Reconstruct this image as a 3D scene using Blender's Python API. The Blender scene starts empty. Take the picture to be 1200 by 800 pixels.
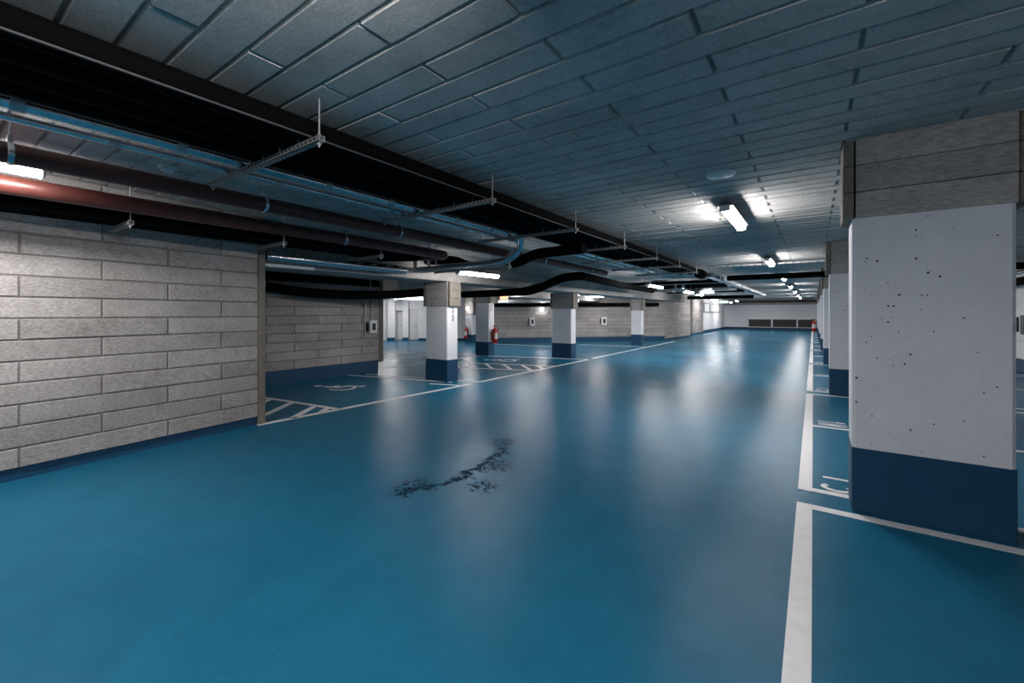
import bpy, math, random
from mathutils import Vector, Matrix
R = random.Random(7)
sc = bpy.context.scene
COL = sc.collection
PI = math.pi
H = 2.92                                    # ceiling height
EYE = 1.55
PSI = math.atan(353/500)
CP, SP = math.cos(PSI), math.sin(PSI)

# ------------------------------------------------------------------ materials
def newmat(name):
    m = bpy.data.materials.new(name); m.use_nodes = True
    nt = m.node_tree; b = nt.nodes['Principled BSDF']
    return m, nt, b
def N(nt, t, **kw):
    n = nt.nodes.new(t)
    for k, v in kw.items():
        if k in n.inputs.keys(): n.inputs[k].default_value = v
        else: setattr(n, k, v)
    return n
def ramp(nt, fac, stops):
    r = nt.nodes.new('ShaderNodeValToRGB')
    e = r.color_ramp.elements
    while len(e) < len(stops): e.new(0.5)
    for el, (p, c) in zip(e, stops):
        el.position = p; el.color = (c[0], c[1], c[2], 1) if not isinstance(c, (int, float)) else (c, c, c, 1)
    nt.links.new(fac, r.inputs[0]); return r.outputs[0]
def texco(nt, scale=(1,1,1), rot=(0,0,0)):
    t = nt.nodes.new('ShaderNodeTexCoord'); m = nt.nodes.new('ShaderNodeMapping')
    m.inputs['Scale'].default_value = scale; m.inputs['Rotation'].default_value = rot
    nt.links.new(t.outputs['Object'], m.inputs[0]); return m.outputs[0]
def noise(nt, vec, scale, detail=4, rough=.55):
    n = N(nt, 'ShaderNodeTexNoise', Scale=scale, Detail=detail, Roughness=rough)
    nt.links.new(vec, n.inputs['Vector']); return n.outputs['Fac']
def bump(nt, b, h, strength, dist):
    n = N(nt, 'ShaderNodeBump', Strength=strength, Distance=dist)
    nt.links.new(h, n.inputs['Height']); nt.links.new(n.outputs[0], b.inputs['Normal'])
def mix(nt, fac, a, c, mode='MIX'):
    n = nt.nodes.new('ShaderNodeMix'); n.data_type = 'RGBA'; n.blend_type = mode
    for s, v in ((0, fac), (6, a), (7, c)):
        if hasattr(v, 'is_output'): nt.links.new(v, n.inputs[s])
        else: n.inputs[s].default_value = v if s == 0 else (*v, 1)
    return n.outputs[2]
def math_(nt, op, a, b_=None):
    n = nt.nodes.new('ShaderNodeMath'); n.operation = op
    for i, v in enumerate((a, b_)):
        if v is None: continue
        if hasattr(v, 'is_output'): nt.links.new(v, n.inputs[i])
        else: n.inputs[i].default_value = v
    return n.outputs[0]

def concrete(name, base, stretch=(1,1,1), rough=.9, var=.35, bumps=.35):
    """pale fibre-pressed concrete, grain stretched along the boards; a colour attribute varies each board"""
    m, nt, b = newmat(name)
    v = texco(nt, stretch); v1 = texco(nt)
    f = noise(nt, v, 42, 5, .7); g = noise(nt, v1, 1.3, 4, .6); s = noise(nt, v1, 7, 5, .65)
    c1 = tuple(x*(1-var) for x in base); c2 = tuple(min(1, x*(1+var)) for x in base)
    col = ramp(nt, f, [(.33, c1), (.5, base), (.68, c2)])
    col = mix(nt, 1.0, col, ramp(nt, g, [(.3, (.78,.77,.76)), (.62, (1,1,1))]), 'MULTIPLY')
    col = mix(nt, 1.0, col, ramp(nt, s, [(.28, (.82,.81,.8)), (.5, (1,1,1))]), 'MULTIPLY')
    at = nt.nodes.new('ShaderNodeAttribute'); at.attribute_name = 'tone'
    col = mix(nt, 1.0, col, at.outputs['Color'], 'MULTIPLY')
    nt.links.new(col, b.inputs['Base Color']); b.inputs['Roughness'].default_value = rough
    b.inputs['Specular IOR Level'].default_value = .25
    bump(nt, b, f, bumps, .006)
    return m
def plain(name, col, rough=.6, metal=0., spec=.5, var=0., nscale=20):
    m, nt, b = newmat(name)
    b.inputs['Roughness'].default_value = rough; b.inputs['Metallic'].default_value = metal
    b.inputs['Specular IOR Level'].default_value = spec
    n = noise(nt, texco(nt), nscale, 4)
    v = var or .06
    nt.links.new(ramp(nt, n, [(.3, tuple(x*(1-v) for x in col)), (.7, tuple(min(1, x*(1+v)) for x in col))]), b.inputs['Base Color'])
    return m
def emit(name, col, strength):
    m, nt, b = newmat(name)
    b.inputs['Base Color'].default_value = (.8,.8,.8,1)
    b.inputs['Emission Color'].default_value = (*col, 1); b.inputs['Emission Strength'].default_value = strength
    return m

M = {}
M['boards_y'] = concrete('board_marked_concrete_wall', (.39,.365,.35), (.75,2.0,2.0), bumps=.5)
M['boards_x'] = concrete('board_marked_concrete_face', (.43,.405,.385), (.42,2.4,2.4))
M['ceiling'] = concrete('pressed_fibre_concrete_ceiling', (.52,.515,.50), (1.1,1.5,1.5), var=.2, bumps=.3)
M['edge'] = concrete('brown_concrete_edge', (.23,.205,.175), (1.5,1.5,.5), var=.2)
M['beam'] = concrete('beam_concrete', (.40,.385,.37), (1,.5,1), var=.2)
M['navy'] = plain('navy_wall_paint', (.010,.060,.128), .5, 0, .35, .08, 6)
M['line'] = plain('white_line_paint', (.78,.77,.78), .45, 0, .5, .06, 12)
M['black'] = plain('black_foam_insulation', (.003,.003,.0034), .9, 0, .05, .2, 30)
M['redpipe'] = plain('oxide_red_pipe_paint', (.062,.017,.013), .40, 0, .45, .15, 9)
M['galv'] = plain('galvanised_steel', (.55,.59,.62), .24, 1.0, .5, .18, 25)
M['zinc'] = plain('zinc_plated_strut', (.42,.43,.44), .5, .6, .5, .12, 40)
M['dark'] = plain('dark_slot', (.02,.02,.022), .7)
M['dullsteel'] = plain('dull_grey_steel', (.07,.07,.072), .6)
M['whitegloss'] = plain('white_plastic', (.75,.75,.74), .4)
M['greyhouse'] = plain('grey_lamp_housing', (.10,.10,.10), .6)
M['red'] = plain('red_enamel', (.42,.020,.014), .35)
M['blackgloss'] = plain('black_plastic', (.012,.012,.013), .35)
M['door'] = plain('pale_grey_door_paint', (.62,.62,.63), .45)
M['whitewall'] = plain('white_wall_paint', (.80,.79,.795), .7, 0, .3, .04, 3)
M['mesh'] = plain('dark_grille_metal', (.055,.052,.050), .6, .3)
M['frame'] = plain('grey_frame_paint', (.25,.25,.26), .5)
M['glow'] = emit('lit_lamp_diffuser', (1.0,.965,.955), 105)
M['glowsoft'] = emit('dimmed_lamp_diffuser', (1.0,.965,.955), 70)  # same tube with lower emission, keeps the wheelchair bay dim
M['glowmid'] = emit('weaker_lamp_diffuser', (1.0,.965,.955), 62)  # emission turned down so the deep left bays stay less bright
M['glowfar'] = emit('lit_bulkhead_lens', (1.0,.965,.955), 70)
M['exit'] = emit('lit_red_sign_face', (1.0,.22,.10), 3)
M['exitgreen'] = emit('lit_green_sign_face', (.35,1.0,.6), 3)

def white_column():
    m, nt, b = newmat('white_column_paint_with_pits')
    v = texco(nt)
    vo = N(nt, 'ShaderNodeTexVoronoi', Scale=32., Randomness=1.); nt.links.new(v, vo.inputs['Vector'])
    wn = noise(nt, v, 3.2, 3); sel = nt.nodes.new('ShaderNodeSeparateColor'); nt.links.new(vo.outputs['Color'], sel.inputs[0])
    size = math_(nt, 'ADD', math_(nt, 'MULTIPLY', math_(nt, 'POWER', sel.outputs[0], 5.), .26), .055)
    gate = math_(nt, 'GREATER_THAN', math_(nt, 'MULTIPLY', sel.outputs[1], wn), .335)
    wob = math_(nt, 'MULTIPLY', noise(nt, v, 90, 2), .045)
    pit = math_(nt, 'MULTIPLY', math_(nt, 'LESS_THAN', math_(nt, 'ADD', vo.outputs['Distance'], wob), size), gate)
    base = ramp(nt, noise(nt, v, 2.5, 5), [(.3, (.72,.72,.755)), (.7, (.80,.795,.825))])
    base = mix(nt, 1.0, base, ramp(nt, noise(nt, v, 30, 4), [(.25, (.93,.93,.93)), (.5, (1,1,1))]), 'MULTIPLY')
    nt.links.new(mix(nt, pit, base, (.07,.06,.055)), b.inputs['Base Color'])
    b.inputs['Roughness'].default_value = .65; b.inputs['Specular IOR Level'].default_value = .3
    bump(nt, b, math_(nt, 'SUBTRACT', noise(nt, v, 60, 3), math_(nt, 'MULTIPLY', pit, 3.)), .15, .004)
    return m
M['white'] = white_column()

def floor_mat():
    m, nt, b = newmat('blue_coated_floor')
    v = texco(nt)
    big = noise(nt, v, .45, 4, .6); mid = noise(nt, v, 3.5, 5, .65); fine = noise(nt, v, 210, 3, .6); wav = noise(nt, texco(nt, (1,1,1)), 9, 3)
    col = ramp(nt, big, [(.3, (.0125,.122,.215)), (.7, (.0165,.146,.248))])
    col = mix(nt, 1.0, col, ramp(nt, mid, [(.28, (.86,.87,.88)), (.6, (1,1,1))]), 'MULTIPLY')
    # coarse grain of the coating, its sparkle painted in as paler specks
    col = mix(nt, 1.0, col, ramp(nt, noise(nt, v, 130, 2, .6), [(.30, (.80,.82,.83)), (.5, (1,1,1)), (.72, (1.22,1.18,1.16))]), 'MULTIPLY')
    # a blotchy worn stain in the lane: a ragged crack with crumbled spots beside it
    xyz = nt.nodes.new('ShaderNodeSeparateXYZ'); nt.links.new(v, xyz.inputs[0]); X, Y = xyz.outputs[0], xyz.outputs[1]
    yy = math_(nt, 'SUBTRACT', Y, 3.2)
    off = math_(nt, 'ADD', math_(nt, 'ADD', X, 2.72), math_(nt, 'MULTIPLY', math_(nt, 'MULTIPLY', yy, yy), .32))
    off = math_(nt, 'ADD', off, math_(nt, 'MULTIPLY', math_(nt, 'SUBTRACT', noise(nt, v, 4.5, 5, .65), .5), .55))
    near = ramp(nt, math_(nt, 'ABSOLUTE', off), [(.0, .80), (.04, .60), (.16, 0.)])
    ends = ramp(nt, math_(nt, 'ABSOLUTE', yy), [(.75, 1.), (1.0, 0.)])
    def blob(x, y, r):
        d = nt.nodes.new('ShaderNodeVectorMath'); d.operation = 'DISTANCE'; nt.links.new(v, d.inputs[0]); d.inputs[1].default_value = (x,y,0)
        return ramp(nt, math_(nt, 'DIVIDE', d.outputs['Value'], r), [(.25, .56), (1., 0.)])
    mk = math_(nt, 'MULTIPLY', near, ends)
    for q in ((-2.42,2.98,.34),(-2.95,2.62,.42),(-3.05,4.15,.42),(-2.65,3.45,.45)): mk = math_(nt, 'MAXIMUM', mk, blob(*q))
    spk = math_(nt, 'ADD', noise(nt, v, 24, 4, .75), math_(nt, 'MULTIPLY', mk, .42))
    st = math_(nt, 'MULTIPLY', ramp(nt, spk, [(.705, 0.), (.77, 1.)]), ramp(nt, mk, [(.02, 0.), (.15, 1.)]))
    col = mix(nt, st, col, (.004,.026,.048))
    nt.links.new(col, b.inputs['Base Color'])
    ro = ramp(nt, big, [(.3, .225), (.7, .265)])
    nt.links.new(math_(nt, 'ADD', ro, math_(nt, 'MULTIPLY', st, .4)), b.inputs['Roughness'])
    nt.links.new(math_(nt, 'SUBTRACT', .055, math_(nt, 'MULTIPLY', st, .05)), b.inputs['Specular IOR Level'])
    b.inputs['Specular IOR Level'].default_value = .25
    h = math_(nt, 'ADD', math_(nt, 'MULTIPLY', fine, .7), math_(nt, 'MULTIPLY', wav, .9))
    bump(nt, b, h, .16, .012)
    return m
M['floor'] = floor_mat()

# ------------------------------------------------------------------ mesh helper
class MB:
    def __init__(s): s.v = []; s.f = []; s.sm = []; s.tone = []; s.mi = []; s.m = 0
    def _add(s, vs, fs, smooth=False, tone=1.):
        o = len(s.v); s.v += [tuple(p) for p in vs]
        for f in fs: s.f.append(tuple(i+o for i in f)); s.sm.append(smooth); s.tone.append(tone); s.mi.append(s.m)
        return s
    def quad(s, *p, tone=1.): return s._add(p, [tuple(range(len(p)))], False, tone)
    def box(s, x0, x1, y0, y1, z0, z1, bev=0., tone=1.):
        if bev <= 0:
            vs = [(x,y,z) for z in (z0,z1) for y in (y0,y1) for x in (x0,x1)]
            return s._add(vs, [(0,2,3,1),(4,5,7,6),(0,1,5,4),(2,6,7,3),(0,4,6,2),(1,3,7,5)], False, tone)
        b = min(bev, (x1-x0)*.45, (y1-y0)*.45, (z1-z0)*.45)
        vs = []; idx = {}
        for i, (xa, sx) in enumerate(((x0,1),(x1,-1))):
            for j, (ya, sy) in enumerate(((y0,1),(y1,-1))):
                for k, (za, sz) in enumerate(((z0,1),(z1,-1))):
                    for a in range(3):
                        p = [xa+sx*b, ya+sy*b, za+sz*b]; p[a] = (xa,ya,za)[a]
                        idx[i,j,k,a] = len(vs); vs.append(p)
        fs = []
        for a in range(3):
            o1, o2 = [q for q in range(3) if q != a]
            for e in (0,1):
                c = []
                for u, w in ((0,0),(1,0),(1,1),(0,1)):
                    t = [0,0,0]; t[a] = e; t[o1] = u; t[o2] = w; c.append(idx[(*t, a)])
                fs.append(tuple(c))
            for u in (0,1):
                for w in (0,1):
                    c = []
                    for e, pr in ((0,(o1,o2)),(1,(o2,o1))):
                        t = [0,0,0]; t[o1] = u; t[o2] = w; t[a] = e
                        c += [idx[(*t, pr[0])], idx[(*t, pr[1])]]
                    fs.append(tuple(c))
        for i in (0,1):
            for j in (0,1):
                for k in (0,1): fs.append(tuple(idx[i,j,k,a] for a in range(3)))
        return s._add(vs, fs, False, tone)
    def tube(s, pts, r, n=14, cap=True, tone=1.):
        pts = [Vector(p) for p in pts]; rs = r if isinstance(r, (list, tuple)) else [r]*len(pts)
        d0 = (pts[1]-pts[0]).normalized(); up = Vector((0,0,1)) if abs(d0.z) < .9 else Vector((1,0,0))
        u = d0.cross(up).normalized(); vs = []; fs = []
        for i, p in enumerate(pts):
            a = (pts[i]-pts[i-1]).normalized() if i else d0
            c = (pts[i+1]-pts[i]).normalized() if i < len(pts)-1 else a
            t = (a+c).normalized(); u = (u-t*u.dot(t)).normalized(); w = t.cross(u)
            for k in range(n):
                q = 2*PI*k/n; vs.append(p+(u*math.cos(q)+w*math.sin(q))*rs[i])
        for i in range(len(pts)-1):
            for k in range(n):
                k2 = (k+1) % n; fs.append((i*n+k, i*n+k2, (i+1)*n+k2, (i+1)*n+k))
        s._add(vs, fs, True, tone)
        if cap:
            s._add(vs[:n], [tuple(range(n))[::-1]], False, tone); s._add(vs[-n:], [tuple(range(n))], False, tone)
        return s
    def lathe(s, c, prof, n=20, axis='z'):
        """prof: (radius, height) pairs, turned about an axis through c"""
        vs = []; fs = []
        for r, h in prof:
            for k in range(n):
                q = 2*PI*k/n; a, b = r*math.cos(q), r*math.sin(q)
                vs.append((c[0]+a, c[1]+b, c[2]+h) if axis == 'z' else (c[0]+h, c[1]+a, c[2]+b) if axis == 'x' else (c[0]+a, c[1]+h, c[2]+b))
        for i in range(len(prof)-1):
            for k in range(n): fs.append((i*n+k, i*n+(k+1)%n, (i+1)*n+(k+1)%n, (i+1)*n+k))
        fs.append(tuple(range(n))[::-1]); fs.append(tuple((len(prof)-1)*n+k for k in range(n)))
        return s._add(vs, fs, True)
    def strip(s, a, b, w, z=.004, zb=0.0005):
        """a painted stripe from a to b on the floor, w wide"""
        a = Vector((a[0],a[1],0)); b = Vector((b[0],b[1],0)); d = (b-a).normalized(); n = Vector((-d.y,d.x,0))*w/2
        top = [a+n, a-n, b-n, b+n]
        vs = [(p.x,p.y,zb) for p in top]+[(p.x,p.y,z) for p in top]
        return s._add(vs, [(4,5,6,7),(0,1,5,4),(1,2,6,5),(2,3,7,6),(3,0,4,7)])
    def build(s, name, mat, parent=None, loc=None, mx=None):
        me = bpy.data.meshes.new(name); me.from_pydata(s.v, [], s.f); me.validate(clean_customdata=False)
        if len(me.polygons) == len(s.sm): me.polygons.foreach_set('use_smooth', s.sm)
        ca = me.color_attributes.new('tone', 'FLOAT_COLOR', 'CORNER')
        t = []
        if len(me.polygons) == len(s.tone):
            for p, q in zip(me.polygons, s.tone): t += [q,q,q,1.]*p.loop_total
        else: t = [1.]*(4*len(me.loops))
        ca.data.foreach_set('color', t)
        for q in ([mat] if isinstance(mat, str) else mat): me.materials.append(M[q])
        if len(me.polygons) == len(s.mi): me.polygons.foreach_set('material_index', s.mi)
        me.update()
        import bmesh
        bm = bmesh.new(); bm.from_mesh(me); bmesh.ops.recalc_face_normals(bm, faces=bm.faces); bm.to_mesh(me); bm.free()
        o = bpy.data.objects.new(name, me); COL.objects.link(o)
        if parent is not None: o.parent = parent
        if mx is not None: o.matrix_local = mx
        elif loc is not None: o.location = loc
        return o
def tag(o, label, cat, group=None):
    o['label'] = label; o['category'] = cat; o['kind'] = 'thing'
    if group: o['group'] = group
    return o
def thing(name, label, cat, loc=(0,0,0), rz=0., group=None):
    o = bpy.data.objects.new(name, None); COL.objects.link(o); o.location = loc; o.rotation_euler = (0,0,rz)
    o.empty_display_size = .1
    return tag(o, label, cat, group)
def struct(o): o['kind'] = 'structure'; return o
def dup(root, loc, label=None, rz=None, group=None):
    r = root.copy(); COL.objects.link(r); r.location = loc
    if rz is not None: r.rotation_euler = (0,0,rz)
    if label: r['label'] = label
    if group: r['group'] = group
    for ch in list(root.children):
        c = ch.copy(); COL.objects.link(c); c.parent = r
        for g in list(ch.children):
            d = g.copy(); COL.objects.link(d); d.parent = c
    return r
def bend(pts, rad=.18, n=6):
    """round the corners of a polyline"""
    P = [Vector(p) for p in pts]; out = [P[0]]
    for i in range(1, len(P)-1):
        a = (P[i-1]-P[i]); b = (P[i+1]-P[i]); r = min(rad, a.length*.45, b.length*.45)
        p0 = P[i]+a.normalized()*r; p2 = P[i]+b.normalized()*r
        for k in range(n+1):
            t = k/n; out.append(p0*(1-t)**2+P[i]*2*t*(1-t)+p2*t*t)
    out.append(P[-1]); return out

def boards(mb, o, U, V, W, u0, u1, v0, v1, pitch, length, offs, vorg, depth=.016, gap=.011, bev=.007, jit=.006, tv=.16):
    """board-marked surface: slabs standing proud of a backing sheet. U along the boards, V across them, W out of the surface."""
    o, U, V, W = map(Vector, (o, U, V, W))
    P = lambda u, v, w: o+U*u+V*v+W*w
    mb.quad(P(u0,v0,0), P(u1,v0,0), P(u1,v1,0), P(u0,v1,0), tone=.55)
    k = math.floor((v0-vorg)/pitch)
    while vorg+k*pitch < v1-1e-6:
        a, b = max(v0, vorg+k*pitch), min(v1, vorg+(k+1)*pitch)
        if b-a > gap*1.5:
            off = offs[k % 2]; j = math.floor((u0-off)/length)
            while off+j*length < u1-1e-6:
                c, d = max(u0, off+j*length), min(u1, off+(j+1)*length)
                if d-c > gap*2:
                    g = gap/2; ga, gb = (g if a > v0+1e-6 else 0), (g if b < v1-1e-6 else 0)
                    gc, gd = (g if c > u0+1e-6 else 0), (g if d < u1-1e-6 else 0)
                    D = depth+R.uniform(-jit, jit); t = 1+R.uniform(-tv, tv*.6)
                    lo = [P(c+gc,a+ga,0), P(d-gd,a+ga,0), P(d-gd,b-gb,0), P(c+gc,b-gb,0)]
                    q = bev
                    hi = [P(c+gc+q,a+ga+q,D), P(d-gd-q,a+ga+q,D), P(d-gd-q,b-gb-q,D), P(c+gc+q,b-gb-q,D)]
                    mb._add(lo+hi, [(4,5,6,7),(0,1,5,4),(1,2,6,5),(2,3,7,6),(3,0,4,7)], False, t)
                j += 1
        k += 1
    return mb

# ------------------------------------------------------------------ floor and its paint
XW, XE, YS, YN = -24.0, 9.0, -7.0, 47.0
fl = struct(MB().box(XW, XE, YS, YN, -.2, 0).build('floor', 'floor'))
def line(a, b, w=.1): return MB().strip(a, b, w).build('bay_line', 'line', fl)
# right-hand bays: the lane edge line with its gaps, and the lines between bays
PIT = 5.82
for k in range(-1, 8):
    y0 = 4.62+PIT*k; y1 = 4.12+PIT*(k+1)+.1
    a = max(y0-.09, -2.2)
    if k < 7: line((-.058, a), (-.058, min(y1, 46)), .104)
    if k >= 0:
        line((-.01, 4.17+PIT*k), (4.45, 4.17+PIT*k), .095)
        line((-.01, 4.58+PIT*k), (.245, 4.58+PIT*k), .085); line((1.13, 4.58+PIT*k), (4.45, 4.58+PIT*k), .085)
    if 7.2+PIT*k > 0: line((-.01, 7.20+PIT*k), (4.45, 7.20+PIT*k), .075)
# bay letters, read along +Y with their tops towards the lane
def letter_c(x, y, s=1.):
    pts = []
    for i in range(15):
        q = math.radians(50+260*i/14); pts.append((x+.10*s-.10*s*math.sin(q), y+.075*s+.075*s*math.cos(q)))
    mb = MB()
    W = .021
    for i in range(len(pts)-1):
        p, q = Vector((*pts[i],0)), Vector((*pts[i+1],0)); e = (q-p).normalized()*.006
        mb.strip(p-e, q+e, W*2, z=.0045+.00002*i)
    return mb.build('bay_letter', 'line', fl)
letter_c(.075, 4.665, 1.02)
MB().strip((.075, 5.005), (.285, 5.005), .042).build('bay_letter', 'line', fl)
MB().strip((.06, 7.34), (.38, 7.34), .028).strip((.30, 7.35), (.10, 7.43), .03, z=.0046).strip((.06, 7.43), (.38, 7.43), .028).build('bay_letter', 'line', fl)
MB().strip((.05, 7.56), (.36, 7.56), .028).strip((.27, 7.595), (.36, 7.56), .04, z=.0046).build('bay_letter', 'line', fl)
for k in range(1, 6):
    letter_c(.06, 4.72+PIT*k); MB().strip((.07, 5.02+PIT*k), (.28, 5.02+PIT*k), .042).build('bay_letter', 'line', fl)
    MB().strip((.06, 7.34+PIT*k), (.36, 7.34+PIT*k), .03).strip((.06, 7.48+PIT*k), (.36, 7.48+PIT*k), .03).build('bay_letter', 'line', fl)
# left-hand bays
line((-6.30, 2.80), (-6.13, 7.12), .10)
line((-6.36, 2.84), (-6.72, 2.84), .10)
line((-6.15, 7.46), (-6.16, 13.1), .10)
line((-8.9, 3.70), (-6.25, 4.02), .09)
for x0 in (-8.60, -7.99, -7.39, -6.79, -6.47):
    L = min(.80, (-6.30-x0)/.64*.80) if x0 > -6.9 else .80
    y0 = 3.93+(x0+6.6)*.12
    MB().strip((x0, y0), (x0+.64*L/.80*1.05, y0-L*1.05), .10).build('hatch_stripe', 'line', fl)
line((-10.0, 6.28), (-6.62, 7.05), .07)
line((-9.3, 6.75), (-6.72, 7.34), .06); line((-6.8, 7.31), (-6.17, 7.46), .08)
line((-6.9, 6.62), (-6.2, 6.85), .08)
line((-9.4, 9.95), (-6.22, 10.95), .09); line((-8.9, 8.85), (-6.2, 9.80), .09)
for (a, b) in (((-9.15, 9.95), (-8.30, 9.08)), ((-8.75, 10.12), (-7.80, 9.20)), ((-8.25, 10.28), (-7.25, 9.36)), ((-7.7, 10.45), (-6.75, 9.55)), ((-7.15, 10.62), (-6.3, 9.82)), ((-6.7, 10.76), (-6.22, 10.3))):
    MB().strip(a, b, .10).build('hatch_stripe', 'line', fl)
line((-10.2, 12.05), (-6.2, 13.2), .09)
line((-9.88, 7.75), (-10.0, 12.1), .10); line((-11.62, 8.9), (-11.72, 11.5), .10)
line((-14.4, 10.9), (-10.3, 12.3), .10)
line((-13.6, 17.1), (-9.5, 17.3), .10); line((-9.5, 19.2), (-6.3, 19.6), .10); line((-6.2, 13.6), (-6.25, 24.5), .09)
line((-6.5, 33.5), (-6.5, 38), .12)
def wheelchair(cx, cy, ang, s):
    mb = MB(); ca, sa = math.cos(ang), math.sin(ang); z = [.0040]
    T = lambda u, v: (cx+(u*ca-v*sa)*s, cy+(u*sa+v*ca)*s)
    def S(p, q, w): z[0] += .00003; mb.strip(T(*p), T(*q), w*s, z=z[0])
    for i in range(16):                                            # the wheel
        q0, q1 = [math.radians(150+230*j/16) for j in (i, i+1.1)]
        S((.30*math.cos(q0), .30*math.sin(q0)), (.30*math.cos(q1), .30*math.sin(q1)), .07)
    S((-.05,.62), (0,.12), .10); S((0,.15), (.28,.10), .08); S((.27,.13), (.40,-.28), .08); S((.38,-.27), (.50,-.24), .07); S((-.02,.38), (.24,.36), .07)
    for i in range(10):
        q0, q1 = [2*PI*j/10 for j in (i, i+1.1)]
        S((-.07+.05*math.cos(q0), .80+.05*math.sin(q0)), (-.07+.05*math.cos(q1), .80+.05*math.sin(q1)), .09)
    return mb.build('wheelchair_symbol', 'line', fl)
wheelchair(-7.98, 5.2, PI/2+.15, .82); wheelchair(-8.2, 11.35, PI/2+.25, .9)

# ------------------------------------------------------------------ ceiling
mb = boards(MB(), (0,0,H), (1,0,0), (0,1,0), (0,0,-1), XW, XE, YS, YN, .2025, 1.29, (-.45, .20), 2.02, depth=.018, gap=.018, bev=.006, jit=.003, tv=.05)
mb.box(XW, XE, YS, YN, H+.002, H+.05, tone=1.)
struct(mb.build('ceiling', 'ceiling'))

# ------------------------------------------------------------------ walls
def wall_boards(name, p0, p1, z0, z1, off=(0.,.585), length=1.17, vorg=.1, thick=.25, mat='boards_y', base=.13, base_name=None, proud=.0, jit=.004):
    """a board-marked wall whose face runs p0 -> p1 with the room on its right-hand side"""
    p0, p1 = Vector((*p0,0)), Vector((*p1,0)); L = (p1-p0).length; ang = math.atan2(p1.y-p0.y, p1.x-p0.x)
    mx = Matrix.Translation(p0) @ Matrix.Rotation(ang, 4, 'Z')
    mb = boards(MB(), (0,0,0), (1,0,0), (0,0,1), (0,-1,0), 0, L, max(z0, base), z1, .2, length, off, vorg, depth=.014, gap=.012, bev=.008, jit=jit)
    mb.box(0, L, .004, thick, max(z0, base), z1, tone=.9); 
    o = struct(mb.build(name, mat, mx=mx))
    if base:
        struct(MB().box(0, L, .020, thick, 0, base-.003).build(base_name or 'baseboard_'+name[5:], 'navy', mx=mx))
    return o, mx, L
# near left wall: face at X about -6, boards along Y
A, B = Vector((-5.62,-2.8)), Vector((-6.32,2.81)); dl = (B-A).length
u06 = (0.60-(-2.8))/(2.81+2.8)*dl
_, mxl, Ll = wall_boards('wall_left', A, B, 0, H, off=(u06 % 1.17, (u06+.585) % 1.17), base=.115, vorg=.1)
# brown end board closing the wall
struct(MB().box(dl+.004, dl+.10, -.022, .25, .0, H, .006).build('trim_1', 'edge', mx=mxl))
wall_boards('wall_left_bay', (-9.5,-4), (-9.5,7.27), 0, H, base=.30, off=(.2,.8))
struct(MB().box(-9.62, -9.49, 7.27, 7.42, .25, H, .01).build('trim_2', 'edge'))
# oblique wall behind the left bays
wall_boards('wall_back_left', (-14.2,17.71), (-6.95,25.02), 0, H, base=.24, length=2.3, off=(0,1.1))
wall_boards('wall_block', (-6.95,25.05), (-6.65,29.8), 0, H, base=.10, thick=.4, off=(.4,1.0))
wall_boards('wall_block_far', (-7.02,32.2), (-7.1,36.2), 0, H, base=.10, thick=.4, off=(.2,.8))
struct(MB().box(-7.6, -7.1, 29.75, 29.81, 0, H).box(-7.4, -7.3, 29.8, 32.25, 0, H).build('wall_recess_white', 'whitewall'))
struct(MB().box(-7.5, -7.15, 36.25, 46.5, 0, H).build('wall_side_white', 'whitewall'))
struct(MB().box(-7.16, -7.13, 36.3, 46.4, 0, .2).build('baseboard_side', 'navy'))
# far wall
struct(MB().box(-7.4, XE, 46.5, 46.8, 0, 2.34).build('wall_far', 'whitewall'))
struct(MB().box(-7.4, XE, 46.4, 46.8, 2.34, H).build('trim_3', 'beam'))
struct(MB().box(-7.2, XE, 46.46, 46.505, 0, .24).build('baseboard_far', 'navy'))
# right wall, the wall behind the camera, outer walls that close the hall
struct(MB().box(4.55, 4.9, YS, 46.5, 0, H).build('wall_right', 'whitewall'))
struct(MB().box(4.52, 4.555, YS, 46.4, 0, .33).build('baseboard_right', 'navy'))
struct(MB().box(XW, XE, YS-.3, YS+.05, 0, H).build('wall_behind', 'beam'))
struct(MB().box(XW-.3, XW+.05, YS, YN, 0, H).build('wall_outer', 'whitewall'))
struct(MB().box(-9.9, -6.0, -4.2, -3.9, 0, H).build('wall_bay_end', 'beam'))
# beam over the left-hand columns
struct(boards(MB(), (-6.62,0,0), (0,1,0), (0,0,1), (1,0,0), 2.85, 29.0, 2.27, H-.021, .2, 2.4, (0,1.2), 2.27, depth=.010, gap=.006, bev=.004, jit=.002).box(-7.42, -6.62, 2.85, 29.0, 2.26, H-.021).build('ceiling_beam', 'beam'))
struct(MB().box(-10.4, -9.6, 8.0, 22.0, 2.2, H-.021).build('ceiling_beam', 'beam'))

# the far left corner: a white wall with two doors, square on to the lane (local x = along the wall, local -y = out)
D0 = 24.6
mxw = Matrix.Translation((-SP*D0, CP*D0, 0)) @ Matrix.Rotation(PSI, 4, 'Z')
px = lambda x: (x-600)/500*D0
wb = MB()
wb.box(px(405), px(455.5), 0, .3, 0, H); wb.box(px(455.5), px(464), -.25, .3, 0, H); wb.box(px(464), px(472.3), 0, .3, 1.72, H)
wb.box(px(472.3), px(479), -.12, .3, 0, H); wb.box(px(479), px(490.5), 0, .3, 1.80, H); wb.box(px(490.5), px(560), -.06, .3, 0, H)
struct(wb.build('wall_far_left', 'whitewall', mx=mxw))
struct(MB().box(px(455.3), px(464.1), -.28, -.2, 0, .16).box(px(472.2), px(479.1), -.15, -.1, 0, .16).box(px(490.4), px(560), -.085, -.04, 0, .12).build('baseboard_far_left', 'navy', mx=mxw))
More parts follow.
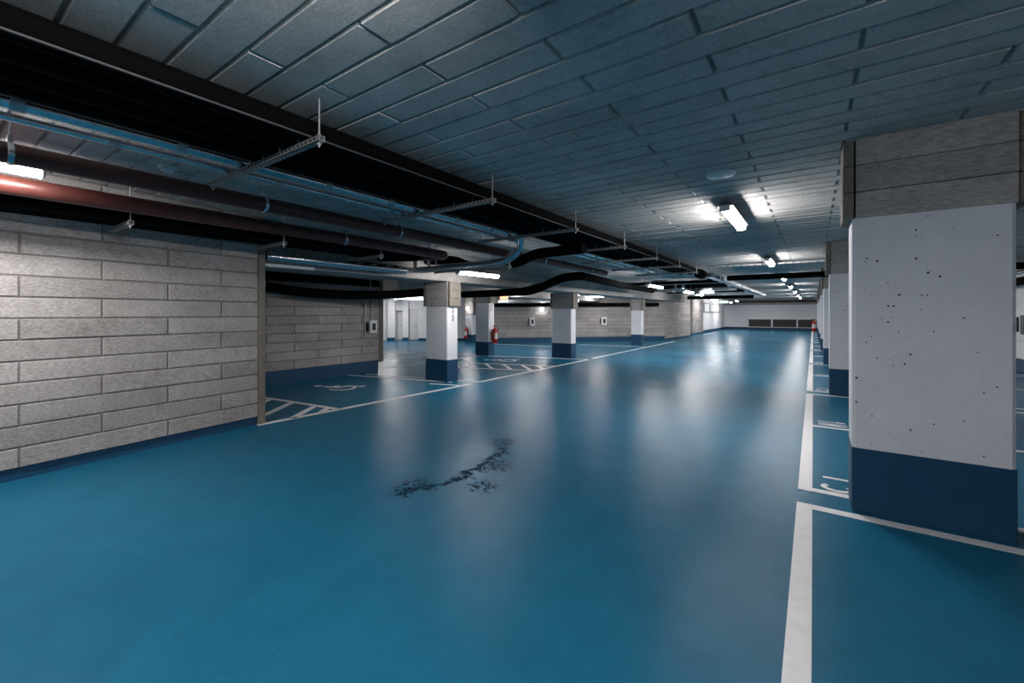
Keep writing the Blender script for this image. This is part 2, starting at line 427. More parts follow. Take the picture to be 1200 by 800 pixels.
for i, (xa, xb, zt, yy) in enumerate(((464, 472.3, 1.72, .28), (479, 490.5, 1.80, .05))):
    d = struct(MB().box(px(xa)+.02, px(xb)-.02, yy, yy+.05, .02, zt-.02, .01).build('door_%d' % (i+1), 'door', mx=mxw))
    MB().tube([(px(xb)-.10, yy-.05, .85), (px(xb)-.20, yy-.05, .85)], .014, 8).tube([(px(xb)-.10, yy+.01, .85), (px(xb)-.10, yy-.05, .85)], .014, 8).build('door_handle', 'blackgloss', d)
# window frame in the white side wall far away
w1 = MB()
for y0, y1, z0, z1 in ((36.6,36.8,1.66,2.36),(39.0,39.15,1.66,2.36),(43.4,43.6,1.66,2.36),(36.6,43.6,1.60,1.70),(36.6,43.6,2.32,2.40)):
    w1.box(-7.16, -7.10, y0, y1, z0, z1)
struct(w1.build('window_1', 'frame'))

# ------------------------------------------------------------------ columns
def column(name, label, x0, x1, y0, y1, ztop, zcap, group, base=.5, side='both'):
    t = thing(name, label, 'column', ((x0+x1)/2, (y0+y1)/2, 0), 0, group)
    w, d = (x1-x0)/2, (y1-y0)/2
    def oct_(w, d, c): return [(-w+c,-d),(w-c,-d),(w,-d+c),(w,d-c),(w-c,d),(-w+c,d),(-w,d-c),(-w,-d+c)]
    def prism(pl, z0, z1):
        n = len(pl); vs = [(x,y,z0) for x, y in pl]+[(x,y,z1) for x, y in pl]
        return MB()._add(vs, [tuple(range(n))[::-1], tuple(range(n,2*n))]+[(i,(i+1)%n,(i+1)%n+n,i+n) for i in range(n)])
    prism(oct_(w, d, .022), base, zcap+.01).build('shaft', 'white', t)
    prism(oct_(w+.003, d+.003, .008), 0, base).build('painted_base', 'navy', t)
    # cap: stacked pressed boards front and back between two side boards
    cap = MB(); nb = 3; hh = (ztop-zcap)/nb
    for k in range(nb):
        a, b = zcap+k*hh, zcap+(k+1)*hh
        e = R.uniform(0,.006)
        cap.box(-w+.022, w+.008, -d-.010-e, d+.010, a+.002, b-.002, .005, tone=1+R.uniform(-.12,.08))
    cap.build('cap_boards', 'boards_x', t)
    for sx in (-1, 1):
        sb = MB()
        for k in range(nb):
            a, b = zcap+k*hh, zcap+(k+1)*hh
            e = R.uniform(0,.004)
            if sx < 0: sb.box(-w-.055-e, -w+.010, -d-.012, d+.012, a+.002, b-.002, .004, tone=1+R.uniform(-.1,.1))
            else: sb.box(w+.014, w+.075+e, -d-.004, d+.012, a+.002, b-.002, .004, tone=1+R.uniform(-.1,.1))
        sb.build('side_boards', 'edge', t)
    return t
ords = ['nearest', 'second', 'third', 'fourth', 'fifth', 'sixth', 'seventh', 'eighth']
for k in range(7):
    y = 4.28+PIT*k
    column('concrete_column', ('huge pit-marked white column with navy foot nearest the camera' if k == 0 else '%s white column counted along the white bay-edge line, navy foot' % ords[k]),
           .25, 1.115, y, y+.40, H-.012, 2.29, 'columns along the lettered bays')
LC = 'columns at the front of the left bays'
column('concrete_column', 'white column with navy foot beside the wheelchair bay, vertical dark mark on its side', -7.40, -6.70, 6.98, 7.33, 2.265, 1.71, LC)
column('concrete_column', 'white column with navy foot behind the striped no-parking triangle, without extinguisher', -7.60, -6.83, 13.22, 13.58, 2.265, 1.71, LC)
column('concrete_column', 'small distant white column in front of the corner of the slanting concrete wall', -7.40, -6.90, 20.75, 21.15, 2.265, 1.69, LC)
column('concrete_column', 'white column with a red extinguisher hung on its lane-facing side', -10.28, -9.66, 12.2, 12.55, 2.20, 1.93, 'columns deep in the left bays')
column('concrete_column', 'farthest white column deep in the left bays, half hidden behind the extinguisher column', -15.25, -14.75, 17.25, 17.6, H-.03, 1.47, 'columns deep in the left bays', base=.42)

# stencilled marks on two columns
m_ = MB()
for i, z in enumerate((1.64, 1.55, 1.46, 1.37)):
    m_.box(-6.697, -6.692, 7.13, 7.17, z, z+.06); m_.box(-6.697, -6.692, 7.13, 7.20, z+(.05 if i % 2 else 0), z+(.062 if i % 2 else .012))
tag(m_.build('stencil_mark', 'frame'), 'vertical dark stencilled characters on the column beside the wheelchair bay', 'marking')
m_ = MB()
for y, z in ((12.27,1.62),(12.27,1.76),(12.37,1.62),(12.37,1.76)):
    m_.box(-9.657, -9.652, y, y+.02, z, z+.10); m_.box(-9.657, -9.652, y, y+.07, z+.09, z+.105)
tag(m_.build('stencil_mark', 'frame'), 'square block of dark stencilled characters on the extinguisher column', 'marking')

# ------------------------------------------------------------------ lamps
def lamp(L, name, label, loc, rz=0., group=None, drop=.05, glow='glow'):
    t = thing(name, label, 'lamp', loc, rz, group)           # origin: top of the drop stubs
    h = L/2
    hb = MB()                                                # folded steel tray with a brim
    pr = [(-.035,-drop),(.035,-drop),(.080,-drop-.04),(.085,-drop-.055),(-.085,-drop-.055),(-.080,-drop-.04)]
    n = len(pr); hb._add([(x,-h,z) for x, z in pr]+[(x,h,z) for x, z in pr], [(i,(i+1)%n,(i+1)%n+n,i+n) for i in range(n)]+[tuple(range(n)), tuple(range(n,2*n))[::-1]])
    hb.build('housing', 'greyhouse', t)
    pr = [(-.050,0),(-.055,-.026),(-.044,-.050),(-.020,-.060),(.020,-.060),(.044,-.050),(.055,-.026),(.050,0)]
    n = len(pr); z0 = -drop-.056
    vs = [(x,-h+.02,z0+z) for x, z in pr]+[(x,h-.02,z0+z) for x, z in pr]
    MB()._add(vs, [(i,i+1,i+1+n,i+n) for i in range(n-1)]).build('diffuser', glow, t)
    for s in (-1, 1):
        MB().box(-.060, .060, s*h-.024, s*h+.004, z0-.066, -drop-.045, .012).build('end_cap', 'whitegloss', t)
        MB().box(-.03, .03, s*h*.6-.02, s*h*.6+.02, -drop-.002, 0).build('mounting_bracket', 'zinc', t)
    return t
G1 = 'tube lamps over the driving lane'
zc = H-.018
aisle = lamp(1.40, 'tube_lamp', 'bright ceiling tube lamp nearest the camera over the driving lane', (-.84, 6.18, zc), 0, G1)
for k in range(1, 7):
    dup(aisle, (-.86, 6.18+5.8*k, zc), 'ceiling tube lamp over the driving lane, %s in its row' % ords[k])
dup(aisle, (-.84, .30, zc), 'ceiling tube lamp over the lane straight above the camera, out of frame')
dup(aisle, (-.84, -5.0, zc), 'ceiling tube lamp over the lane behind the camera, out of frame')
def hung(label, loc, rz=0., L=1.5, glow='glow'):
    drop = H-.018-loc[2]
    t = thing('hanging_tube_lamp', label, 'lamp', (loc[0], loc[1], H-.018), rz, 'tube lamps hung among the pipes')
    src = lamp(L, 'tmp_lamp', '', (0,0,0), 0, None, .004, glow)
    for c in list(src.children):
        if c.name.startswith('mounting'): bpy.data.objects.remove(c); continue
        c.parent = t; c.location = (0,0,-drop)
    bpy.data.objects.remove(src)
    for s in (-1, 1): MB().tube([(0,s*L*.3,0), (0,s*L*.3,-drop)], .005, 6).build('hanger_rod', 'zinc', t)
    return t
hung('lit tube lamp hung between the two red pipes, cut off by the photo edge', (-4.80, -.15, 2.70))
hung('lit tube lamp hung in front of the beam above the wheelchair-bay column', (-5.6, 6.76, 2.43), 0, 1.25, 'glowsoft')
hung('lit tube lamp on the lane beyond the crossing pipes, near the far galvanised duct', (-4.2, 14.0, 2.50))
hung('lit tube lamp under the hanging duct box at the end of the pipe run', (-4.0, 17.6, 2.46))
hung('pair lamp past the duct box in front of the slanting wall corner', (-4.6, 22.5, 2.55))
hung('tube lamp over the far driving lane beside the distant concrete block', (-4.9, 29.5, 2.60))
hung('last tube lamp before the white far wall on the pipe side', (-5.0, 38.0, 2.60))
hung('tube lamp hard by the far white wall at the side of the framed window', (-6.0, 42.0, 2.60))
hung('tube lamp beside the second distant concrete block', (-6.0, 33.6, 2.60))
for i, (x, y, z, rz) in enumerate(((-8.9,13.6,2.45,1.2),(-12.2,10.0,2.5,0),(-12.4,15.0,2.4,1.3),(-9.0,17.2,2.45,1.2),(-16.5,12.5,2.45,.2),(-9.2,20.6,2.5,1.2),(-18.5,15.0,2.4,.6),(-12.3,4.5,2.5,0))):
    hung('tube lamp deep in the left bays, %s of eight from the column with extinguisher' % ords[i], (x, y, z), rz, 1.5, 'glowmid')
def bulkhead(label, loc, rz):
    t = thing('bulkhead_lamp', label, 'lamp', loc, rz, 'round wall lamps')
    MB().lathe((0,0,0), [(.12,0),(.12,-.03),(.10,-.04)], 18, 'y').build('mounting_base', 'whitegloss', t)
    MB().lathe((0,-.035,0), [(.10,0),(.095,-.04),(.06,-.075),(.02,-.085)], 18, 'y').build('lens', 'glowfar', t)
w45 = math.atan2(25.02-17.0, -6.95+14.9)
bulkhead('bright round lamp on the slanting concrete wall beside a white column', (-12.03, 19.85, 1.75), w45)
bulkhead('glaring round lamp on the farthest column deep in the left bays', (-14.98, 17.22, 1.80), 0)

# ------------------------------------------------------------------ pipes
def pipe(name, mat, r, pts, label, cat='pipe', rad=.18, n=16, collars=None, group=None, cmat=None, hang=()):
    o = MB().tube(bend(pts, rad) if len(pts) > 2 else pts, r, n).build(name, mat)
    tag(o, label, cat, group)
    if collars:
        for q in collars:
            MB().tube([(q[0]-q[3][0]*.03, q[1]-q[3][1]*.03, q[2]), (q[0]+q[3][0]*.03, q[1]+q[3][1]*.03, q[2])], r*1.12, n).build('coupling', cmat or mat, o)
    for q in hang: MB().tube([q, (q[0], q[1], H-.012)], .006, 6).build('hanger_rod', 'zinc', o)
    return o
YS0 = -2.5
GB = 'black insulated pipes along the lane'
ybr = [1.5, 3.28, 5.06, 6.84, 8.62, 10.4, 12.18]
Y0 = -.5
pipe('insulated_pipe', 'black', .072, [(-2.70,YS0,2.742),(-2.70,13.2,2.742)], 'slim outermost black insulated pipe at the lane side of the strut brackets', group=GB)
pipe('insulated_pipe', 'black', .100, [(-2.93,YS0,2.772),(-2.93,13.2,2.772)], 'thick black insulated pipe, second from the lane', group=GB)
pipe('insulated_pipe', 'black', .100, [(-3.17,YS0,2.772),(-3.17,13.1,2.772)], 'thick black insulated pipe, third from the lane', group=GB)
pipe('insulated_pipe', 'black', .066, [(-3.375,YS0,2.738),(-3.375,10.6,2.738)], 'slim black insulated pipe next to the galvanised pipes', group=GB)
pipe('steel_conduit', 'dullsteel', .006, [(-2.62,YS0,2.677),(-2.62,12.5,2.677)], 'thin pale steel conduit running along the outermost black pipe', 'conduit')
pipe('galvanised_pipe', 'galv', .047, [(-3.61,YS0,2.717),(-3.61,5.35,2.717),(-3.75,5.55,2.56),(-4.15,5.62,2.40),(-6.57,5.72,2.40)], 'thicker shiny galvanised pipe beside the black pipes, bending down to the left',
     collars=[(-3.61,y,2.717,(0,1)) for y in (-1.0,.35,1.1,2.2,2.9,3.9,4.6)], cmat='zinc')
pipe('galvanised_pipe', 'galv', .024, [(-3.83,YS0,2.694),(-3.83,5.6,2.694),(-3.95,5.82,2.52),(-4.3,5.86,2.378),(-6.57,5.94,2.378)], 'thin shiny galvanised pipe next to the thicker one, near the red pipes',
     collars=[(-3.83,y,2.694,(0,1)) for y in (-.6,.8,1.9,3.1,4.3)], cmat='zinc')
pipe('galvanised_pipe', 'galv', .050, [(-3.60,6.6,2.72),(-3.60,12.4,2.72)], 'galvanised pipe under the far half of the black pipes, beyond the crossing', collars=[(-3.60,y,2.72,(0,1)) for y in (7.2,8.0,9.6,11.0)], cmat='zinc')
pipe('galvanised_pipe', 'galv', .036, [(-3.80,6.9,2.707),(-3.80,12.4,2.707)], 'second galvanised pipe beyond the crossing, slightly farther from the lane')
pipe('cable_bundle', 'black', .018, [(-3.545,YS0,2.785),(-3.545,2.0,2.785),(-3.55,5.0,2.785)], 'thin black cable lying beside the thicker galvanised pipe', 'cable')
pipe('sprinkler_pipe', 'redpipe', .072, [(-4.45,YS0,2.642),(-4.45,10.55,2.602)], 'dark red pipe nearer the lane, running under the strut brackets', collars=[(-4.45,y,2.6343-.00307*y,(0,1)) for y in (4.9,8.2)])
pipe('sprinkler_pipe', 'redpipe', .075, [(-5.15,YS0,2.56),(-5.15,5.36,2.545),(-6.592,5.42,2.62)], 'oxide red pipe near the concrete wall, lit bright by the lamp above it')
GL = 'black insulated pipes along the concrete wall'
pipe('insulated_pipe', 'black', .080, [(-5.45,Y0,2.512),(-5.47,5.02,2.512),(-6.60,5.08,2.60)], 'thick black insulated pipe beside the oxide red pipe above the wall', group=GL)
pipe('insulated_pipe', 'black', .062, [(-5.615,Y0,2.495),(-5.63,4.70,2.495),(-6.60,4.76,2.60)], 'slimmer black insulated pipe, middle of three above the concrete wall', group=GL)
pipe('insulated_pipe', 'black', .058, [(-5.76,Y0,2.49),(-5.78,4.40,2.49),(-6.60,4.46,2.60)], 'black insulated pipe closest to the concrete wall', group=GL)
# crossing pipes behind
pipe('insulated_pipe', 'black', .085, [(-2.95,6.15,2.575),(-3.9,6.2,2.57),(-4.25,6.2,2.435),(-5.35,6.2,2.435),(-5.75,6.22,2.60),(-6.58,6.25,2.64)], 'black pipe crossing from the lane pipes to the beam, dipping under the dark red pipe', rad=.3)
pipe('insulated_pipe', 'black', .105, [(-9.3,10.4,2.15),(-6.3,9.9,2.15),(-5.15,9.5,2.45),(-4.80,9.8,2.50),(-4.95,11.2,2.50),(-5.3,14.0,2.50),(-5.5,18.0,2.50)], 'lumpy black pipe crossing under the beam by the striped triangle and turning along the lane', rad=.35, hang=[(-5.0,11.6,2.6),(-5.35,15.0,2.6)])
pipe('insulated_pipe', 'black', .075, [(-9.0,9.9,2.15),(-6.4,9.45,2.15),(-5.2,9.12,2.30)], 'thin black pipe hanging below the beam next to the lumpy black pipe', hang=[(-6.0,9.34,2.2)])
pipe('insulated_pipe', 'black', .14, [(-2.70,13.22,2.70),(-2.70,13.6,2.70)], 'round black pipe end at the far end of the black pipe run')
pipe('insulated_pipe', 'black', .09, [(-2.35,15.8,2.72),(4.4,15.8,2.72)], 'black pipe crossing the whole lane at the third column of the lettered row', hang=[(-1.6,15.8,2.8),(.1,15.8,2.8),(2.4,15.8,2.8)])
pipe('sprinkler_pipe', 'redpipe', .09, [(-7.0,45.2,2.62),(4.3,45.2,2.62)], 'red pipe crossing under the ceiling right in front of the far white wall', hang=[(-4,45.2,2.7),(-1,45.2,2.7)])
pipe('insulated_pipe', 'black', .10, [(-6.3,27.6,2.50),(-2.75,27.6,2.50)], 'black pipe crossing the lane beside the distant concrete block', hang=[(-5,27.6,2.6),(-3,27.6,2.6)])
pipe('insulated_pipe', 'black', .10, [(-7.17,24.54,2.05),(-14.2,17.45,1.98)], 'long black pipe along the head of the slanting concrete wall', hang=[(-8.5,23.2,2.12),(-11.5,20.17,2.09)])
pipe('insulated_pipe', 'black', .09, [(-9.3,7.1,2.32),(-9.3,1.0,2.36)], 'black pipe along the head of the dim wall in the wheelchair bay', hang=[(-9.3,5,2.4),(-9.3,2.5,2.4)])
pipe('insulated_pipe', 'black', .10, [(-9.3,4.3,2.10),(-9.05,5.0,2.0),(-8.9,5.9,1.98),(-8.3,6.8,2.0),(-7.6,7.6,2.1)], 'sagging black pipe elbow low over the dim wheelchair bay', rad=.3, hang=[(-8.6,6.35,2.08)])
pipe('spiral_duct', 'galv', .075, [(-6.40,2.95,2.37),(-6.40,5.5,2.37)], 'grey spiral duct starting behind the end of the concrete wall', 'duct', collars=[(-6.40,y,2.37,(0,.2)) for y in [3.0+.12*i for i in range(21)]], cmat='galv', hang=[(-6.40,3.4,2.45),(-6.4,4.14,2.45)])
pipe('white_pipe', 'whitegloss', .028, [(-6.53,2.95,2.26),(-6.53,3.75,2.26)], 'short white pipe below the spiral duct at the end of the concrete wall', hang=[(-6.53,3.35,2.29)])
pipe('galvanised_pipe', 'galv', .035, [(-6.35,5.715,2.449),(-6.35,5.715,H-.025)], 'first of two upright galvanised pipes rising to the ceiling past the wall end', )
pipe('galvanised_pipe', 'galv', .030, [(-6.20,5.93,2.404),(-6.20,5.93,H-.025)], 'second of two upright galvanised pipes rising to the ceiling, farther along')
pipe('insulated_pipe', 'black', .085, [(-6.4,16.7,2.735),(-2.75,16.7,2.735)], 'black pipe crossing above the lane edge just past the cable tray', hang=[(-5.9,16.7,2.8),(-3.3,16.7,2.8)])
pipe('insulated_pipe', 'black', .085, [(-6.4,18.55,2.66),(-2.75,18.55,2.66)], 'black pipe crossing in front of the hanging duct box', hang=[(-5.6,18.55,2.7),(-3.0,18.55,2.7)])
pipe('insulated_pipe', 'black', .10, [(-6.4,23.6,2.70),(-2.75,23.6,2.70)], 'black pipe crossing behind the flat galvanised duct', hang=[(-5.6,23.6,2.75),(-3.3,23.6,2.75)])
pipe('galvanised_pipe', 'galv', .045, [(-4.55,17.9,H-.03),(-4.55,17.9,2.52),(-4.25,17.9,2.52),(-4.25,17.9,H-.03)], 'galvanised pipe loop hanging from the ceiling beside the duct box', rad=.12)
# rectangular ducts
def duct(label, x0, x1, y0, y1, z0, z1, flanges=(), ax='y', mat='galv'):
    t = thing('metal_duct', label, 'duct', ((x0+x1)/2,(y0+y1)/2,z0))
    cx, cy = (x0+x1)/2, (y0+y1)/2
    MB().box(x0-cx, x1-cx, y0-cy, y1-cy, 0, z1-z0, .006).build('duct_body', mat, t)
    for f in flanges:
        if ax == 'y': MB().box(x0-cx-.02, x1-cx+.02, f-.015-cy, f+.015-cy, -.02, z1-z0+.02, .004).build('flange', 'zinc', t)
        else: MB().box(f-.015-cx, f+.015-cx, y0-cy-.02, y1-cy+.02, -.02, z1-z0+.02, .004).build('flange', 'zinc', t)
    for f in flanges[::2]:
        p = (0, f-cy-.1) if ax == 'y' else (f-cx-.1, 0)
        MB().tube([(*p, z1-z0), (*p, H-.012-z0)], .006, 6).build('hanger_rod', 'zinc', t)
    return t
duct('long square galvanised duct beyond the end of the black pipes, along the lane', -2.62, -2.42, 13.75, 31, 2.62, 2.76, [15,17.5,20,22.5,25,27.5])
duct('hanging grey duct box with flat front at the far end of the pipe run', -4.4, -3.4, 19.0, 19.6, 2.36, 2.70, [-4.0], 'x')
duct('flat galvanised duct crossing below the ceiling behind the duct box', -6.4, -2.8, 21.0, 21.5, 2.58, 2.72, [-5.5,-4.2], 'x')
duct('low flat galvanised duct beyond the wheelchair bay near the far doors', -12.5, -12.0, 5.0, 13.0, 2.20, 2.36, [7,9,11])
duct('wide galvanised duct farther back above the white doors', -15.5, -14.8, 6.0, 15.0, 2.15, 2.36, [8,10,12])
duct('flat galvanised duct above the deep left bays behind the extinguisher column', -11.8, -7.9, 15.6, 16.0, 2.02, 2.15, [-11.2,-8.6], 'x')
def tray(label, pts_x0, x1, y, z, w=.20, n=40):
    """perforated cable tray running along X"""
    L = x1-pts_x0
    t = thing('cable_tray', label, 'cable tray', ((pts_x0+x1)/2, y, z))
    c = MB().box(-L/2, L/2, -w/2, w/2, 0, .006).box(-L/2, L/2, -w/2, -w/2+.005, 0, .05).box(-L/2, L/2, w/2-.005, w/2, 0, .05)
    c.m = 1
    for i in range(n):
        x = -L/2+(i+.5)*L/n; c.box(x-.02, x+.02, -w/2-.002, -w/2, .018, .036); c.box(x-.02, x+.02, -w*.3, w*.3, -.002, 0)
    c.build('tray_channel', ['zinc', 'dark'], t)
    for x in (-L*.4, -L*.1, L*.2, L*.45): MB().tube([(x,0,0), (x,0,H-.015-z)], .006, 6).build('hanger_rod', 'zinc', t)
    return t
tray('perforated cable tray crossing the lane just behind the second tube lamp', -2.35, 4.4, 13.0, 2.81)
tray('cable tray crossing the lane beyond the end of the black pipes', -6.3, -2.75, 14.6, 2.62)
tray('cable tray crossing in front of the distant concrete block', -6.3, -2.75, 24.0, 2.60)

# strut brackets under the black pipes
def strut(xr, xl, zt, label, y, grp, rod_l=True):
    t = thing('strut_bracket', label, 'pipe bracket', (xr, y, H-.015), 0, grp)
    dz = zt-(H-.015); L = xl-xr
    c = MB().box(L, .03, -.021, .021, dz-.041, dz-.036).box(L, .03, -.021, -.016, dz-.041, dz).box(L, .03, .016, .021, dz-.041, dz).box(L, .03, -.021, -.009, dz-.004, dz).box(L, .03, .009, .021, dz-.004, dz)
    c.m = 1; n = int(abs(L)/.05)
    for i in range(n): c.box(L+.02+i*.05, L+.046+i*.05, -.0225, -.0205, dz-.027, dz-.012); c.box(L+.02+i*.05, L+.046+i*.05, -.006, .006, dz-.0425, dz-.0405)
    c.build('strut_channel', ['zinc', 'dark'], t)
    for x in ((0,) if not rod_l else (0, L+.03)):
        MB().tube([(x,0,0), (x,0,dz-.07)], .006, 8).lathe((x,0,dz-.056), [(.014,0),(.014,.012)], 6).lathe((x,0,dz), [(.014,0),(.014,.012)], 6).build('threaded_rod', 'zinc', t)
    for x in (-.25, -.50, -.74, -.95, -1.17):
        if x > L+.1 and abs(L) > 1: MB().lathe((x,0,dz), [(.006,0),(.006,.06)], 8).build('bolt', 'zinc', t)
    return t
for i, y in enumerate(ybr):
    strut(-2.55, -4.20, 2.668, 'slotted strut bracket under the black pipes, %s from the camera' % ords[i], y, 'strut brackets under the black pipes')
for i, y in enumerate((1.22, 2.66, 4.1)):
    strut(-5.30, (-5.93,-6.02,-6.1)[i], 2.428, 'short strut bracket under the pipes along the concrete wall, %s from the camera' % ords[i], y, 'short strut brackets along the concrete wall', False)
strut(-4.15, -5.9, 2.350, 'slanting strut bracket below the crossing pipes, left of the lane pipes', 5.80, None)

# clamps that hang the red pipes
def clamp(x, y, z, r, label):
    t = thing('pipe_clamp', label, 'pipe clamp', (x, y, H-.015), 0, 'ring clamps of the red pipes')
    dz = z-(H-.015)
    ring = MB(); n = 22; W = .016
    vs = []
    for k in range(n):
        q = 2*PI*k/n
        for rr, yy in ((r,-W),(r+.006,-W),(r+.006,W),(r,W)): vs.append((rr*math.cos(q), yy, dz+rr*math.sin(q)))
    fs = []
    for k in range(n):
        a, b = k*4, ((k+1) % n)*4
        for j in range(4): fs.append((a+j, a+(j+1)%4, b+(j+1)%4, b+j))
    ring._add(vs, fs, True); ring.build('clamp_ring', 'galv', t)
    MB().box(-.018, .018, -.014, .014, dz+r+.004, dz+r+.05, .004).build('clamp_ear', 'zinc', t)
    MB().tube([(0,0,0), (0,0,dz+r+.04)], .006, 8).build('threaded_rod', 'zinc', t)
for y, z, n_ in ((0.4, 2.6331, 'nearest the camera, above the lit lamp'), (2.04, 2.6281, 'second, past the first strut bracket'), (3.72, 2.6229, 'third, before the upright galvanised pipes'), (7.4, 2.6116, 'fourth, beyond the crossing pipes'), (9.6, 2.6049, 'last, close to its far end')):
    clamp(-4.45, y, z, .074, 'ring clamp of the dark red pipe, '+n_)
for y, z, n_ in ((-.6, 2.5564, 'out of frame'), (3.38, 2.5488, 'past the wall end in the dark')):
    clamp(-5.15, y, z, .077, 'ring clamp of the oxide red pipe, '+n_)

# ------------------------------------------------------------------ ceiling fittings
t = thing('ceiling_speaker', 'flat round white disc fitted to the ceiling in front of the nearest lane lamp', 'ceiling disc', (-.735, 4.55, H-.015))
MB().lathe((0,0,0), [(.135,0),(.135,-.012),(.12,-.022),(.02,-.026)], 32).build('rim', 'whitegloss', t)
MB().lathe((0,0,-.0225), [(.095,0),(.09,-.006),(.03,-.008)], 28).build('grille', 'whitegloss', t)
t = thing('smoke_detector', 'small white smoke detector on the ceiling between galvanised and dark red pipes', 'smoke detector', (-4.85, 1.38, H-.015))
MB().lathe((0,0,0), [(.075,0),(.075,-.02),(.06,-.028)], 24).build('detector_base', 'whitegloss', t)
MB().lathe((0,0,-.026), [(.055,0),(.05,-.025),(.03,-.035)], 24).build('sensor_head', 'whitegloss', t)

# ------------------------------------------------------------------ extinguishers
def extinguisher(label, loc, rz, s=1., stand=False):
    """hung on a wall behind it (local +y)"""
    t = thing('fire_extinguisher', label, 'fire extinguisher', loc, rz, 'red fire extinguishers'); t.scale = (s,s,s)
    cyl = MB().lathe((0,0,0), [(.068,0),(.075,.012),(.075,.36),(.062,.41),(.030,.44),(.026,.46)], 24).build('cylinder', 'red', t)
    MB().lathe((0,0,.46), [(.02,0),(.022,.03),(.012,.05)], 12).box(-.10, .03, -.012, .012, .50, .515).box(-.09, .02, -.012, .012, .475, .485).build('valve_handle', 'blackgloss', t)
    MB().tube(bend([(.02,0,.48),(.10,-.02,.48),(.11,-.03,.20),(.095,-.03,.10)], .06), .011, 10).build('hose', 'blackgloss', t)
    vs = []; n = 8
    for k in range(n+1):
        q = math.radians(-150+120*k/n)
        vs += [(.0765*math.cos(q), .0765*math.sin(q), .13), (.0765*math.cos(q), .0765*math.sin(q), .30)]
    MB()._add(vs, [(2*i,2*i+2,2*i+3,2*i+1) for i in range(n)], True).build('paper_label', 'whitegloss', cyl)
    if not stand: MB().box(-.05, .05, .074, .092, .08, .40, .004).build('mounting_bracket', 'blackgloss', t)
    return t
extinguisher('red fire extinguisher on the nearer extinguisher column, by the striped triangle', (-9.52, 12.40, .45), PI/2, 1.28)
extinguisher('small distant red fire extinguisher on the farthest column deep in the bays', (-15.05, 17.10, .22), 0, 1.25)
extinguisher('tiny red fire extinguisher at the far end of the lettered columns', (.05, 44.6, .02), 0, 2.0, True)

# ------------------------------------------------------------------ wall boxes with their conduits
def wallbox(label, loc, rz, s=1.):
    t = thing('charging_box', label, 'wall box', loc, rz, 'white wall boxes with black fronts'); t.scale = (s,1,s)
    bb = MB().box(-.115, .115, -.13, -.012, -.17, .17, .015).build('box_body', 'whitegloss', t)
    MB().box(-.055, .055, -.136, -.128, -.09, .09, .004).build('front_panel', 'blackgloss', bb)
    MB().box(-.16, -.125, -.09, -.012, -.12, .10, .006).build('cable_holder', 'blackgloss', t)
    MB().tube([(.0,-.03,.17), (.0,-.03,.75/s+.1)], .016, 8).build('riser_conduit', 'zinc', t)
    return t
wallbox('white wall box with black front on the dim wall by the wheelchair bay', (-9.495, 7.02, 1.20), PI/2)
wallbox('white wall box on the slanting wall beside the round lamp', (-12.42, 19.46, 1.10), w45, 1.25)
wallbox('white wall box on the slanting wall between two white columns', (-9.55, 22.36, 1.12), w45, 1.3)
pipe('steel_conduit', 'zinc', .016, [(-9.46,6.82,.95),(-9.46,6.82,2.3)], 'thin upright conduit on the dim wall beside the white wall box', 'conduit', hang=[(-9.46,6.82,2.3)])

# signs
t = thing('exit_sign', 'small lit red hanging sign above the extinguisher column', 'sign', (-9.55, 13.0, 2.20), PSI)
MB().box(-.16, .16, -.03, .03, -.13, 0, .006).build('sign_case', 'whitegloss', t)
MB().box(-.145, .145, -.034, -.029, -.12, -.01).build('lit_face', 'exit', t)
MB().tube([(0,0,0), (0,0,H-2.22)], .006, 6).build('hanger_rod', 'zinc', t)
t = thing('exit_sign', 'small lit green hanging sign in front of the far white wall', 'sign', (-5.6, 36.0, 2.52), .3)
MB().box(-.30, .30, -.03, .03, -.20, 0, .006).build('sign_case', 'whitegloss', t)
MB().box(-.28, .28, -.034, -.029, -.18, -.02).build('lit_face', 'exitgreen', t)
MB().tube([(0,0,0), (0,0,H-2.54)], .006, 6).build('hanger_rod', 'zinc', t)

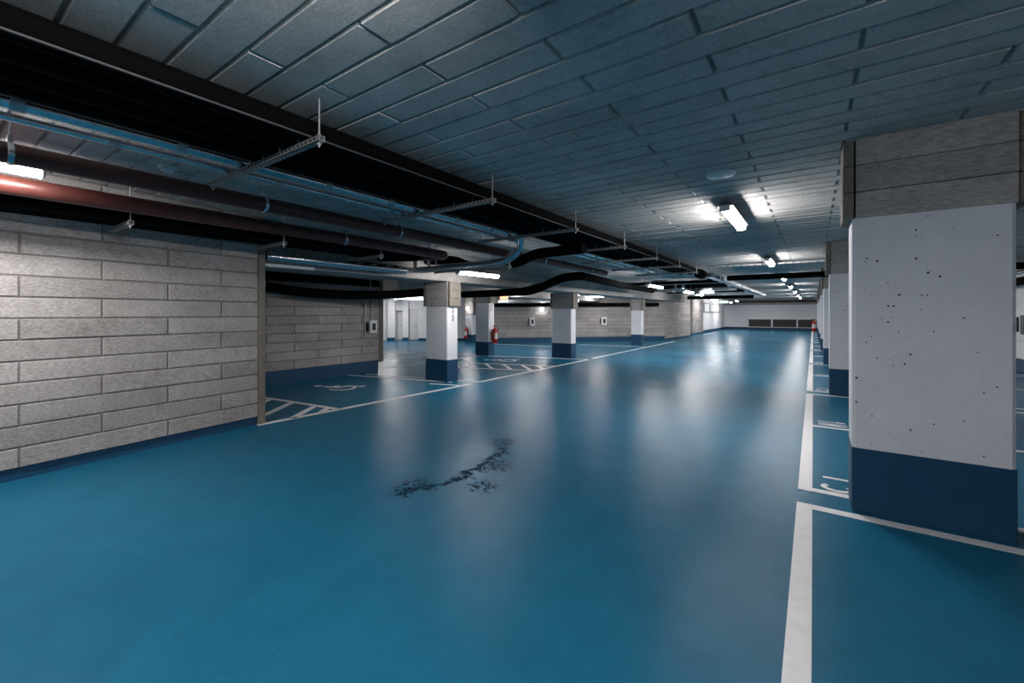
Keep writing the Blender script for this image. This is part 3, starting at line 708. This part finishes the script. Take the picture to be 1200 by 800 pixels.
# far wall ventilation grilles
for i, (xa, xb) in enumerate(((-5.05,-3.22),(-3.08,-1.25),(-1.12,.10))):
    t = thing('wall_grille', ('dark ventilation grille low in the far white wall, farthest of three from the columns', 'dark ventilation grille low in the far white wall, middle of three', 'dark ventilation grille low in the far white wall, nearest the columns')[i], 'vent', ((xa+xb)/2, 46.5, .28), 0, 'dark grilles in the far wall')
    w = (xb-xa)/2
    MB().box(-w, w, -.02, -.001, 0, .70).build('backing', 'mesh', t)
    f = MB().box(-w-.05, w+.05, -.06, -.001, -.05, 0).box(-w-.05, w+.05, -.06, -.001, .70, .75).box(-w-.05, -w, -.06, -.001, 0, .70).box(w, w+.05, -.06, -.001, 0, .70)
    f.build('grille_frame', 'whitegloss', t)
    s = MB()
    for k in range(14): s.box(-w, w, -.045, -.02, .01+k*.05, .035+k*.05)
    s.build('slats', 'mesh', t)

# right-hand side seen past the nearest column
t = thing('intercom_panel', 'white panel with dark fittings on the wall glimpsed past the nearest column', 'wall panel', (4.55, 17.0, 1.25), -PI/2)
MB().box(-.5, .5, -.06, -.001, -.45, .45, .01).build('panel_body', 'whitegloss', t); MB().box(-.4, .4, -.012, -.0005, -.4, .4).build('mounting_plate', 'zinc', t)
MB().box(-.30, -.12, -.10, -.06, -.2, .2, .01).box(.1, .35, -.10, -.06, -.25, .25, .01).build('fittings', 'blackgloss', t)
pipe('insulated_pipe', 'black', .10, [(4.2,YS0,2.35),(4.2,40,2.35)], 'black pipe under the ceiling along the wall behind the lettered columns', hang=[(4.2,y,2.4) for y in (2,8,14,20,26)])
pipe('galvanised_pipe', 'galv', .05, [(3.9,YS0,2.5),(3.9,40,2.5)], 'galvanised pipe beside the black pipe behind the lettered columns', hang=[(3.9,y,2.54) for y in (2,8,14,20,26)])

# ------------------------------------------------------------------ world, camera, view
w = bpy.data.worlds.new('dark_world'); sc.world = w; w.use_nodes = True
w.node_tree.nodes['Background'].inputs[0].default_value = (0,0,0,1); w.node_tree.nodes['Background'].inputs[1].default_value = 0
cam = bpy.data.cameras.new('camera'); co = bpy.data.objects.new('camera', cam); COL.objects.link(co)
cam.sensor_fit = 'HORIZONTAL'; cam.sensor_width = 36; cam.lens = 500/1200*36; cam.shift_y = -33/1200; cam.clip_start = .05; cam.clip_end = 200
co.location = (0,0,EYE); co.rotation_euler = (PI/2, 0, PSI)
sc.camera = co
vs = sc.view_settings; vs.view_transform = 'Standard'; vs.look = 'None'; vs.gamma = 1; vs.exposure = 0.30; vs.use_curve_mapping = False
cy = sc.cycles
cy.use_denoising = True; cy.max_bounces = 10; cy.diffuse_bounces = 6; cy.glossy_bounces = 4
cy.sample_clamp_indirect = 6
try: cy.use_light_tree = True
except Exception: pass
